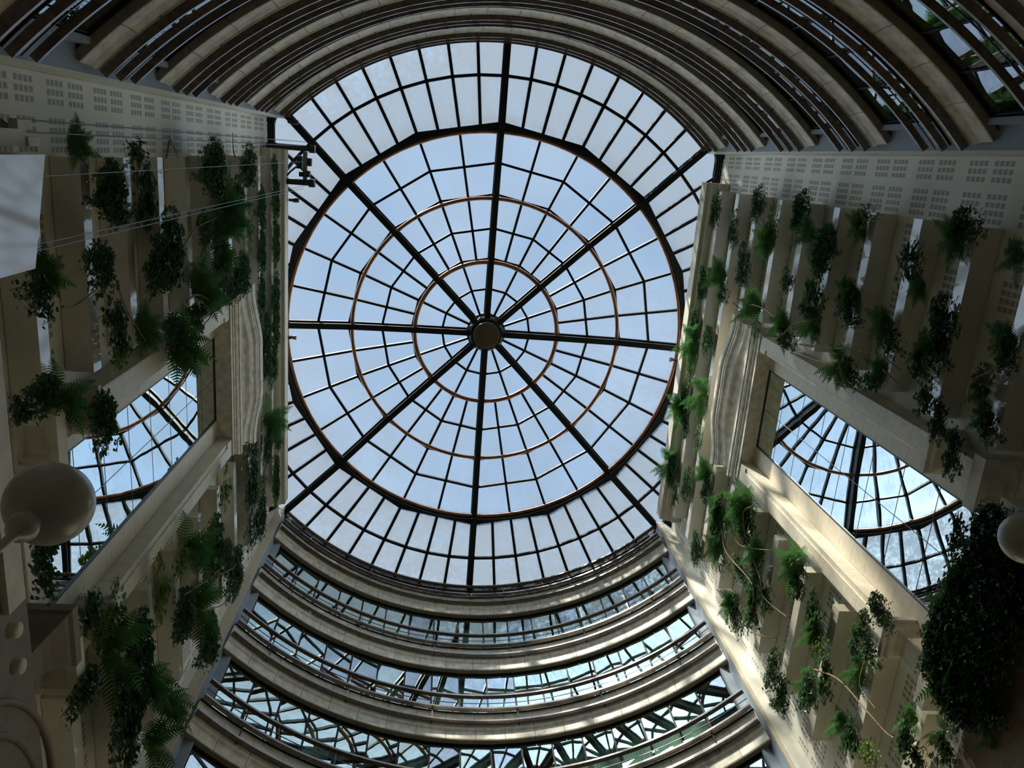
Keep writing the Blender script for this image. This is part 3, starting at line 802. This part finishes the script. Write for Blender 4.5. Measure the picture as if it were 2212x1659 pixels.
# ------------------------------------------------------------------ plants
random.seed(21)
def leaf(m, p, d, n, L_, W_):
    """Ivy leaf: five-pointed, folded along the midrib. p base, d direction, n normal."""
    d = d.normalized(); s = d.cross(n)
    if s.length < 1e-4: s = d.cross(Vector((1, .3, .2)))
    s.normalize(); n = s.cross(d).normalized()
    f = .18 * L_
    v = [p, p + d * L_ * .30, p + d * L_ - n * f,
         p - d * L_ * .12 + s * W_ * .42 + n * f * .4, p + d * L_ * .22 + s * W_ * .55 + n * f * .5, p + d * L_ * .55 + s * W_ * .30,
         p - d * L_ * .12 - s * W_ * .42 + n * f * .4, p + d * L_ * .22 - s * W_ * .55 + n * f * .5, p + d * L_ * .55 - s * W_ * .30]
    m.add(v, [(0, 3, 4, 1), (1, 4, 5, 2), (0, 1, 7, 6), (1, 2, 8, 7)])
def ivy(name, W, H, D, strands, mat, ls=.085, seed=0, dens=1.0):
    """Ivy spilling over a planter lip: strands start on a short lip line (y in +-W/2, z=+H/2) and hang down; wall at x=0, bulging to +x."""
    rnd = random.Random(seed); m = MB(); st = MB()
    for i in range(strands):
        y = (rnd.random() - .5) * W; t = rnd.random()
        ln = H * (.45 + .6 * rnd.random()) * (1 - .5 * abs(2 * y / W))
        p = Vector((.02 + rnd.random() * D * .5, y, H / 2 - .05 + rnd.random() * .12)); v = Vector((.35 * rnd.random(), (rnd.random() - .5) * .8, .2))
        pts = [p.copy()]; step = .05; L_ = 0
        while L_ < ln:
            v = v * .86 + Vector(((D * .45 - p.x) * .35 + (rnd.random() - .5) * .25, (rnd.random() - .5) * .45, -.30))
            v.normalize(); p = p + v * step; p.x = max(.0, min(D, p.x)); L_ += step; pts.append(p.copy())
            for q in range(2 if rnd.random() < .55 * dens else 1):
                if rnd.random() > .8 * dens: continue
                o = Vector((rnd.random() * .10, (rnd.random() - .5) * .16, (rnd.random() - .5) * .10))
                d = Vector((rnd.random() * .9 + .1, (rnd.random() - .5) * 1.4, -.7 * rnd.random() - .15)); n = Vector((rnd.random() + .2, (rnd.random() - .5), rnd.random() + .3))
                l_ = ls * (.6 + .7 * rnd.random()); leaf(m, p + o, d, n, l_, l_ * .95)
        if i % 3 == 0 and len(pts) > 3: st.tube(pts[::2], .006, 4, False)
    b = len(m.v); m.v += st.v
    for f in st.f: m.f.append([b + i for i in f]); m.m.append(1); m.sm.append(False)
    me = m.mesh(name, [mat, 'bark']); return me
def fern(name, R, n, seed=0):
    rnd = random.Random(seed); m = MB()
    for i in range(n):
        a = rnd.uniform(-1.65, 1.65); el = rnd.uniform(-.2, 1.1); ln = R * rnd.uniform(.65, 1.1)
        d = Vector((math.cos(a) * math.cos(el) + .15, math.sin(a) * math.cos(el), math.sin(el))).normalized()
        p = Vector((.02, rnd.uniform(-.06, .06), rnd.uniform(-.05, .05))); K = 15; step = ln / K
        side = d.cross(Vector((0, 0, 1))); side = side.normalized() if side.length > .05 else Vector((0, 1, 0))
        prev = p.copy()
        for k in range(K):
            d = (d + Vector((0, 0, -.085 - .03 * k / K))).normalized(); q = p + d * step
            s = side * 1.0; up = s.cross(d).normalized()
            w = .115 * R / .6 * math.sin(PI * (.12 + .88 * (k + .5) / K) ** .8) * (1 - .15 * rnd.random()); w = max(w, .012)
            for sg in (-1, 1):
                tip = p + s * sg * w + d * w * .45 - up * w * .18
                m.add([p - d * step * .40, p + d * step * .40, tip + d * step * .14, tip - d * step * .14], [(0, 1, 2, 3)])
            m.add([p - s * .004, p + s * .004, q + s * .003, q - s * .003], [(0, 1, 2, 3)])
            p = q
    return m.mesh(name, ['fern_leaf'])
IV = {}
for cat, (W, H, D, ns) in {'small': (.6, .8, .38, 24), 'wide': (1.15, .85, .44, 50), 'tall': (.7, 1.4, .44, 36), 'large': (1.25, 1.55, .52, 80)}.items():
    for q in range(3):
        IV[cat, q] = (W, H, ivy(f'ivy_{cat}_{q}', W, H, D, ns, 'ivy_leaf', .085, seed=q * 7 + len(cat)))
IV['bright', 0] = (.7, .9, ivy('ivy_bright', .7, .9, .35, 18, 'ivy_leaf_bright', .08, seed=3))
FE = [fern(f'fern_{q}', .72, 15 + 2 * q, q) for q in range(4)]
PL = """IL,-5.24,14.61,0.83,1.4;IL,-5.86,15.97,0.23,0.8;FL,-6.01,14.1,0.19,0.67;IL,-5.36,16.21,0.7,0.94;IL,-4.81,16.14,0.63,1.04;IL,-4.16,16.95,1.18,2.25;IL,-3.72,16.43,0.5,1.33;IL,-5.46,20.07,1.13,2.53;FL,-4.51,21.57,0.65,2.4;IL,-4.68,22.29,1.06,1.71;FL,-3.89,21.2,0.54,1.94;IL,-4.25,19.62,0.59,1.3;IL,-3.44,20.86,0.97,1.51;IL,-5.59,23.47,0.87,2.13;IL,-4.3,25.5,1.04,1.72;IL,-3.77,24.11,1.06,1.23;IL,-3.04,25.45,1.14,1.74;IL,-5.33,27.38,0.69,1.46;IL,-4.45,27.43,1.13,1.61;IL,-3.09,27.47,1.16,1.5;IL,-4.17,14.12,0.59,1.49;FL,-4.33,12.8,0.49,0.87;IL,-4.11,12.21,0.53,1.01;IL,-3.23,14.66,0.67,0.87;IL,-2.71,14.76,0.53,1.07;FL,-2.79,16.26,0.59,0.99;IL,-2.45,17.29,0.54,1.27;FL,-2.08,17.96,0.57,1.95;FL,-3.05,19.51,1.11,1.64;IL,-2.47,18.8,0.49,1.22;IL,-2.79,22.6,0.95,2.49;IL,-2.52,21.7,0.46,2.5;IL,-1.75,25.4,0.96,1.41;IL,-1.61,27.3,0.97,1.92;IL,-0.56,27.42,1.37,1.54;IL,-0.32,25.83,1.87,2.23;IL,0.65,26.71,1.37,3.36;FL,2.34,26.4,1.24,2.4;IL,3.1,26.11,1.09,1.64;IL,3.31,27.57,1.16,1.62;IL,2.7,23.94,0.71,2.74;IL,2.54,20.88,0.99,1.85;IL,3.8,23.88,1.31,2.21;IL,4.22,25.55,1.25,1.52;IL,4.98,27.32,1.53,1.62;IL,5.17,25.0,1.25,1.84;IL,5.26,23.92,0.75,2.82;FL,2.62,18.27,0.82,1.87;IL,2.54,17.25,0.67,1.38;IL,3.34,19.42,1.18,1.79;IL,4.45,20.95,0.71,1.27;IL,5.31,21.43,1.22,2.25;FL,4.57,18.75,0.82,2.71;IL,3.82,17.11,0.95,1.66;IL,2.57,16.05,1.25,0.94;IL,5.63,18.83,1.09,1.73;IL,1.7,13.74,0.72,2.01;FL,2.51,14.0,0.92,2.13;IL,1.26,13.11,0.68,0.9;IL,2.96,14.65,1.15,1.57;IL,3.65,14.13,1.31,2.03;FL,3.86,15.2,0.94,1.73;FL,5.25,16.31,1.05,1.28;FL,5.88,15.69,0.72,1.43;IL,4.45,14.02,0.8,1.47;IL,2.32,12.55,0.37,1.67;IL,-2.72,12.15,0.37,1.26;FL,-2.46,13.09,0.54,1.1;IL,-2.65,11.68,0.29,0.63;IL,-1.72,13.91,0.73,1.36;IL,-0.41,11.81,0.84,0.3;IR,-5.2,27.41,1.0,1.64;IR,-4.75,25.49,0.8,1.77;IR,-5.6,23.8,0.86,1.42;IR,-5.1,22.49,1.05,1.27;FR,-4.71,22.74,0.59,1.25;IR,-5.59,20.77,0.86,1.23;FR,-5.06,20.43,0.53,1.12;IR,-4.83,19.12,0.89,1.2;FR,-5.17,19.37,0.4,1.0;IR,-5.74,17.54,0.45,1.43;FR,-5.49,18.11,0.56,0.77;IR,-5.15,15.72,0.77,1.08;FR,-4.61,15.59,0.4,0.71;FR,-5.58,14.77,0.68,0.88;IR,-5.79,14.23,0.36,1.27;FR,-5.42,13.25,0.61,0.5;IR,-3.95,24.27,0.76,1.62;IR,-3.51,24.08,0.51,1.78;IR,-3.94,21.04,0.66,0.86;IR,-3.63,19.33,0.71,1.36;FR,-3.23,19.41,0.41,1.15;IR,-4.05,17.83,0.74,0.95;FR,-4.05,17.83,0.65,0.95;IR,-3.64,17.37,0.27,1.09;FR,-3.71,16.38,0.6,1.05;IR,-3.49,15.71,0.49,0.89;IR,-4.19,14.31,0.6,1.21;FR,-3.9,14.67,0.46,0.77;IR,-3.62,14.29,0.52,0.97;FR,-4.18,12.96,0.61,0.78;IR,-3.96,12.67,0.33,0.47;IR,-2.79,27.66,1.02,1.52;FR,-3.21,26.08,0.68,1.51;IR,-2.77,25.66,0.49,1.63;IR,-1.32,28.01,0.89,1.29;FR,-0.77,27.91,0.59,1.78;IR,-1.07,26.26,0.83,1.92;IR,0.25,27.7,1.18,1.77;FR,0.64,26.2,0.98,1.32;IR,1.33,27.92,0.89,1.31;FR,1.77,28.12,0.45,1.85;IR,2.25,27.36,0.73,1.37;IR,2.15,25.89,0.83,1.93;IR,4.18,28.03,1.05,1.78;FR,3.98,28.45,0.55,1.83;IR,3.98,26.3,0.99,1.56;IR,4.81,27.41,0.88,1.01;FR,2.9,24.74,0.67,1.29;IR,3.4,24.41,0.79,1.42;IR,3.56,22.9,1.24,1.19;FR,3.44,23.13,0.63,1.28;IR,3.11,21.97,0.72,1.15;FR,2.49,21.41,0.58,1.81;IR,2.94,20.75,0.79,1.43;IR,5.44,24.43,1.0,1.46;FR,4.43,22.8,0.62,1.26;IR,4.49,21.93,0.84,1.95;IR,4.22,20.65,0.45,1.73;FR,3.28,20.09,0.77,1.08;IR,3.68,19.59,0.86,1.13;FR,4.35,19.79,0.44,0.95;IR,4.7,19.47,0.97,1.03;IR,3.92,18.87,0.52,1.06;FR,2.41,17.96,0.59,1.49;IR,2.65,17.47,0.68,0.81;IR,2.76,16.58,0.74,0.92;FR,5.44,21.23,0.59,1.11;IR,5.5,20.51,0.8,1.44;IR,5.23,17.78,1.0,1.0;IR,5.51,17.19,0.88,0.82;FR,3.39,16.56,0.56,1.11;IR,3.38,16.11,0.63,1.05;FR,4.53,16.56,0.56,0.75;IR,4.54,16.08,0.91,0.89;IR,3.91,15.56,0.79,0.66;IR,2.45,14.75,0.58,0.72;FR,2.98,14.82,0.59,0.74;IR,2.32,14.27,0.32,0.81;FR,4.44,14.93,0.51,0.92;IR,4.21,14.24,0.65,0.84;IR,4.07,13.58,0.39,0.89;FR,2.77,13.01,0.52,0.68;IR,2.77,12.54,0.65,0.53;IR,2.92,12.21,0.28,0.61;IR,1.42,14.2,0.32,1.19;IR,1.98,14.67,0.49,0.43;FR,-2.8,22.93,0.6,1.62;FR,-2.73,20.96,0.66,1.08;IR,-2.49,20.43,0.32,1.29;FR,-2.61,17.88,0.47,1.18;IR,-2.49,17.01,0.45,1.24;IR,-2.62,16.22,0.34,0.96;FR,-2.85,16.22,0.43,0.8;FR,-3.54,14.96,0.47,0.8;IR,-3.26,14.71,0.46,0.78;IR,-2.84,14.41,0.53,0.63;IR,-2.51,13.87,0.59,0.58;IR,-2.12,13.34,0.64,0.43;FR,-2.91,13.04,0.48,0.71;IR,-2.86,12.63,0.4,0.76;FR,-3.26,13.29,0.35,0.63;IR,-3.56,13.05,0.34,0.71;IR,-1.05,12.46,0.54,0.58;IR,-1.27,11.89,0.58,0.52;IR,-0.39,12.33,0.68,0.77;IR,-0.69,11.67,0.71,0.68;IR,0.35,12.17,0.68,0.76;IR,0.0,11.52,0.71,0.76;IR,1.02,12.04,0.61,0.85;IR,0.64,11.39,0.64,0.75;FR,0.56,11.75,0.46,0.8;FR,1.56,11.84,0.54,0.74;IR,1.42,11.54,0.59,0.7;IR,1.02,10.94,0.62,0.47;IR,2.17,11.61,0.53,0.72;FR,2.29,12.19,0.42,0.59;FR,1.6,11.15,0.45,0.66"""
ROWN = lambda z: max(0, min(10, int(round((ZL - z) / 1.65))))
used = {}
def unique(label):
    used[label] = used.get(label, 0) + 1
    return used[label]
recs = []
for e in PL.split(';'):
    t, y, z, dy, dz = e.split(','); y, z, dy, dz = map(float, (y, z, dy, dz))
    recs.append((t[0], -1 if t[1] == 'L' else 1, y, z, dy, dz * .85))
rg = random.Random(9)
for j in range(20):
    recs.append(('I', 1, -1.4 + 2.7 * ((j * .618) % 1), 11.1 + 1.0 * rg.random(), .95, 1.3))
for j in range(7): recs.append(('F', 1, -1.0 + 2.4 * ((j * .38 + .2) % 1), 11.9 + .6 * rg.random(), 1.0, 1.0))
rnd = random.Random(3)
for i, (t, sx, y, z, dy, dz) in enumerate(recs):
    wall = 'left wall' if sx < 0 else 'right wall'
    yy = y
    in_ledge = sx > 0 and z < 12.6 and -2.2 < y < 6
    zone = yy if True else 0
    if abs(yy) < 2.3: end = 'under the mirror'
    elif yy < 0: end = ('close to the mirror', 'midway along', 'at the dark end')[0 if yy > -3.2 else 1 if yy > -4.8 else 2]
    else: end = ('close to the mirror', 'midway along', 'at the sunlit end')[0 if yy < 3.4 else 1 if yy < 4.8 else 2]
    half = 'upper-half' if yy < 0 else 'lower-half'
    row = ROWN(z - .1)
    if t == 'I':
        if dy > .8 and dz > 1.0: cat = 'large'
        elif dz > 1.0: cat = 'tall'
        elif dy > .8: cat = 'wide'
        else: cat = 'small'
        key = (cat, rnd.randrange(3)) if rnd.random() > .09 else ('bright', 0)
        W, H, me = IV[key]
        if key[0] != 'bright': key = (cat, key[1])
        sy = max(.6, min(1.7, dy / W)); sz = max(.5, min(1.6, dz / H))
        o = bpy.data.objects.new('trailing_ivy', me)
        look = {'large': 'large dense', 'tall': 'long hanging', 'wide': 'broad', 'small': 'small', 'bright': 'yellow-green'}[key[0]]
        kind = f'{look} ivy'; grp = f'trailing ivy plants on the {wall}'; cg = 'ivy'
        o.scale = (.5 if row <= 2 else .75 if row <= 4 else .95, sy, sz)
        if row <= 1: sz *= .8; o.scale[2] = sz
        x = 7.18
        if in_ledge: x = 6.98 if i % 2 else 7.03
    else:
        o = bpy.data.objects.new('hanging_fern', FE[rnd.randrange(4)])
        s = max(.7, min(1.5, (dy + dz) / 2 / .75)); o.scale = (s, s, s)
        kind = ('big' if s > 1.1 else 'small' if s < .85 else 'medium') + ' green fern'; grp = f'ferns on the {wall}'; cg = 'fern'
        x = 7.16
    COL.objects.link(o)
    xs = sx * x
    o.location = (xs, y, z)
    o.rotation_euler = (0, 0, PI if sx > 0 else 0)
    if sx < 0: o.rotation_euler = (0, 0, 0)
    side = 'shaded side' if yy < 0 else 'sunlit side'
    pos = 'under the mirror' if abs(yy) < 2.3 else 'by the mirror' if abs(yy) < 3.3 else 'midway' if abs(yy) < 4.8 else 'at the far end'
    lab = f'{kind} on {ORD[row]} planter row, {wall}, {side} {pos}'
    n = unique(lab)
    if n > 1: lab = (('second', 'third', 'fourth', 'fifth', 'sixth')[min(n - 2, 4)]) + ' ' + lab
    tag(o, lab, cg, grp)
# woody climbing stems
ST_ = [(1, [(-2.75, 24.12), (-2.69, 23.52), (-2.96, 22.64), (-2.99, 21.66), (-2.77, 20.61)]), (1, [(-2.58, 20.56), (-3.0, 19.93), (-3.23, 19.13)]), (1, [(3.39, 22.23), (3.97, 21.65), (3.91, 19.63), (4.78, 19.59), (5.23, 19.32)]), (1, [(2.82, 21.52), (3.34, 20.85), (2.56, 18.98)]), (1, [(2.05, 20.45), (2.48, 20.94), (3.14, 20.48), (3.46, 19.2), (3.81, 18.89), (3.59, 17.62)]), (1, [(4.99, 19.17), (4.49, 18.15), (3.98, 17.72)]), (1, [(-2.62, 19.38), (-2.83, 18.16), (-3.04, 17.19), (-3.2, 15.97), (-3.1, 15.28)]), (1, [(3.84, 15.99), (3.39, 15.01), (3.2, 13.79), (3.19, 13.15), (2.79, 12.56)]), (1, [(2.4, 14.37), (2.93, 14.25), (3.01, 13.62)]), (1, [(-3.11, 13.24), (-3.54, 13.11), (-3.94, 12.44)]), (1, [(-2.99, 15.72), (-2.84, 14.95)]), (-1, [(-3.98, 14.5), (-3.57, 14.89), (-3.2, 15.22), (-2.76, 15.57)]), (-1, [(-3.9, 12.7), (-3.81, 13.23), (-3.95, 13.77)]), (-1, [(-3.01, 18.04), (-3.02, 18.79), (-2.76, 19.41), (-2.39, 19.71), (-2.29, 19.19)]), (-1, [(-2.62, 19.06), (-3.05, 18.34), (-3.06, 17.5)]), (-1, [(-3.63, 17.05), (-4.37, 18.34), (-4.5, 20.26)]), (-1, [(-5.82, 17.08), (-6.15, 17.24), (-6.15, 17.53), (-5.82, 17.74)]), (-1, [(-5.8, 21.77), (-6.01, 21.83), (-6.38, 21.9)]), (-1, [(3.12, 17.06), (3.92, 19.12), (4.71, 21.11), (4.5, 21.36)]), (-1, [(4.33, 18.37), (5.26, 20.19), (5.12, 20.63)])]
for i, (sx, pts) in enumerate(ST_):
    P3 = []
    pv = [Vector((sx * (6.80 + .05 * math.sin(j * 2.1 + i)), y, z)) for j, (y, z) in enumerate(pts)]
    pv = [pv[0] + (pv[0] - pv[1]) * .3] + pv + [pv[-1] + (pv[-1] - pv[-2]) * .3]
    for j in range(1, len(pv) - 2):
        p0, p1, p2, p3 = pv[j - 1:j + 3]
        for q in range(8):
            t = q / 8
            P3.append(.5 * ((2 * p1) + (-p0 + p2) * t + (2 * p0 - 5 * p1 + 4 * p2 - p3) * t * t + (-p0 + 3 * p1 - 3 * p2 + p3) * t ** 3))
    P3.append(pv[-2])
    m = MB(); m.smooth = True; m.tube(P3, [(.024 if len(pts) > 4 else .017) * (1 - .55 * k / len(P3)) for k in range(len(P3))], 7)
    o = m.build('climber_stem', 'bark')
    wall = 'left wall' if sx < 0 else 'right wall'; z = sum(p[1] for p in pts) / len(pts); y = sum(p[0] for p in pts) / len(pts)
    lab = f'{"long" if len(pts) > 3 else "short"} bare brown climber stem over {ORD[ROWN(z)]} planter row, {wall}, {"sunlit" if y > 0 else "shaded"} side'
    if unique(lab) > 1: lab = lab.replace('bare brown', 'second bare')
    tag(o, lab, 'stem', 'bare climber stems')

# ------------------------------------------------------------------ world, sun, camera
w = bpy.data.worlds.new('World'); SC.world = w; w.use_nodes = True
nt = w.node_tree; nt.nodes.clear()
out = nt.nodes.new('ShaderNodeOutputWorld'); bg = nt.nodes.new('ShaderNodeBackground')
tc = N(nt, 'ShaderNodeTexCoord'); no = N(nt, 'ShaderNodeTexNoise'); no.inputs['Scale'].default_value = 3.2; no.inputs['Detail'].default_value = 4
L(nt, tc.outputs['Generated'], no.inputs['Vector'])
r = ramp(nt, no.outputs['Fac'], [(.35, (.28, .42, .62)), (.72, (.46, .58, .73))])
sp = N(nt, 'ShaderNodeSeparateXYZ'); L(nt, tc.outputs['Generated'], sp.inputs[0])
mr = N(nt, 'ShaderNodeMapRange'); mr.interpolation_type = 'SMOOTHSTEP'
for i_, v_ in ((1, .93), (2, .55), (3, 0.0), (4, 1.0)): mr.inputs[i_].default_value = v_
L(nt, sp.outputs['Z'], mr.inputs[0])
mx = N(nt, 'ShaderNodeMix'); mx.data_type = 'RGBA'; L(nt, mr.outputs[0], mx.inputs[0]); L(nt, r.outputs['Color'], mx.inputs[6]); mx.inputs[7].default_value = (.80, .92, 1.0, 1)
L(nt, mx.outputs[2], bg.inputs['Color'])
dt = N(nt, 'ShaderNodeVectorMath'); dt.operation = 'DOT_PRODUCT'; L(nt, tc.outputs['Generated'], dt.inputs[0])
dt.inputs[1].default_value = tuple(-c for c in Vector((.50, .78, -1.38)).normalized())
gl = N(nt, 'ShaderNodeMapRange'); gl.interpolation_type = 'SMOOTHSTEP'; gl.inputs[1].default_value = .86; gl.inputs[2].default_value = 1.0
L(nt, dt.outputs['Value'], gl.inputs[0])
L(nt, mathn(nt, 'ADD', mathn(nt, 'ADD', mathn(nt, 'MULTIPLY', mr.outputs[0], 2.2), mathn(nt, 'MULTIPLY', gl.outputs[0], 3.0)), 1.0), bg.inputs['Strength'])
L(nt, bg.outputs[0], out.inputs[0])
sun = bpy.data.lights.new('sun', 'SUN'); sun.energy = 9.5; sun.angle = rad(2.2); sun.color = (1, .93, .79)
so = bpy.data.objects.new('sun', sun); COL.objects.link(so)
d = Vector((.50, .78, -1.38)).normalized()
so.rotation_euler = d.to_track_quat('-Z', 'Y').to_euler()

cam = bpy.data.cameras.new('camera'); co = bpy.data.objects.new('camera', cam); COL.objects.link(co)
cam.sensor_fit = 'HORIZONTAL'; cam.sensor_width = 36; cam.lens = 36 * 1721.445 / 2212; cam.clip_end = 300
def Rm(rx, ry, rz):
    return Matrix.Rotation(rz, 3, 'Z') @ Matrix.Rotation(ry, 3, 'Y') @ Matrix.Rotation(rx, 3, 'X')
M = Rm(0.2762533946071663, -0.09090448274966442, 0.054517695541990735)
Rw = M.transposed() @ Matrix(((1, 0, 0), (0, -1, 0), (0, 0, -1)))
co.matrix_world = Matrix.Translation(CAM) @ Rw.to_4x4()
SC.camera = co
SC.view_settings.view_transform = 'Standard'; SC.view_settings.look = 'None'
SC.view_settings.exposure = 0.22; SC.view_settings.gamma = 1; SC.view_settings.use_curve_mapping = False
SC.cycles.max_bounces = 10; SC.cycles.transparent_max_bounces = 16; SC.cycles.diffuse_bounces = 5; SC.cycles.glossy_bounces = 5
SC.cycles.use_denoising = True
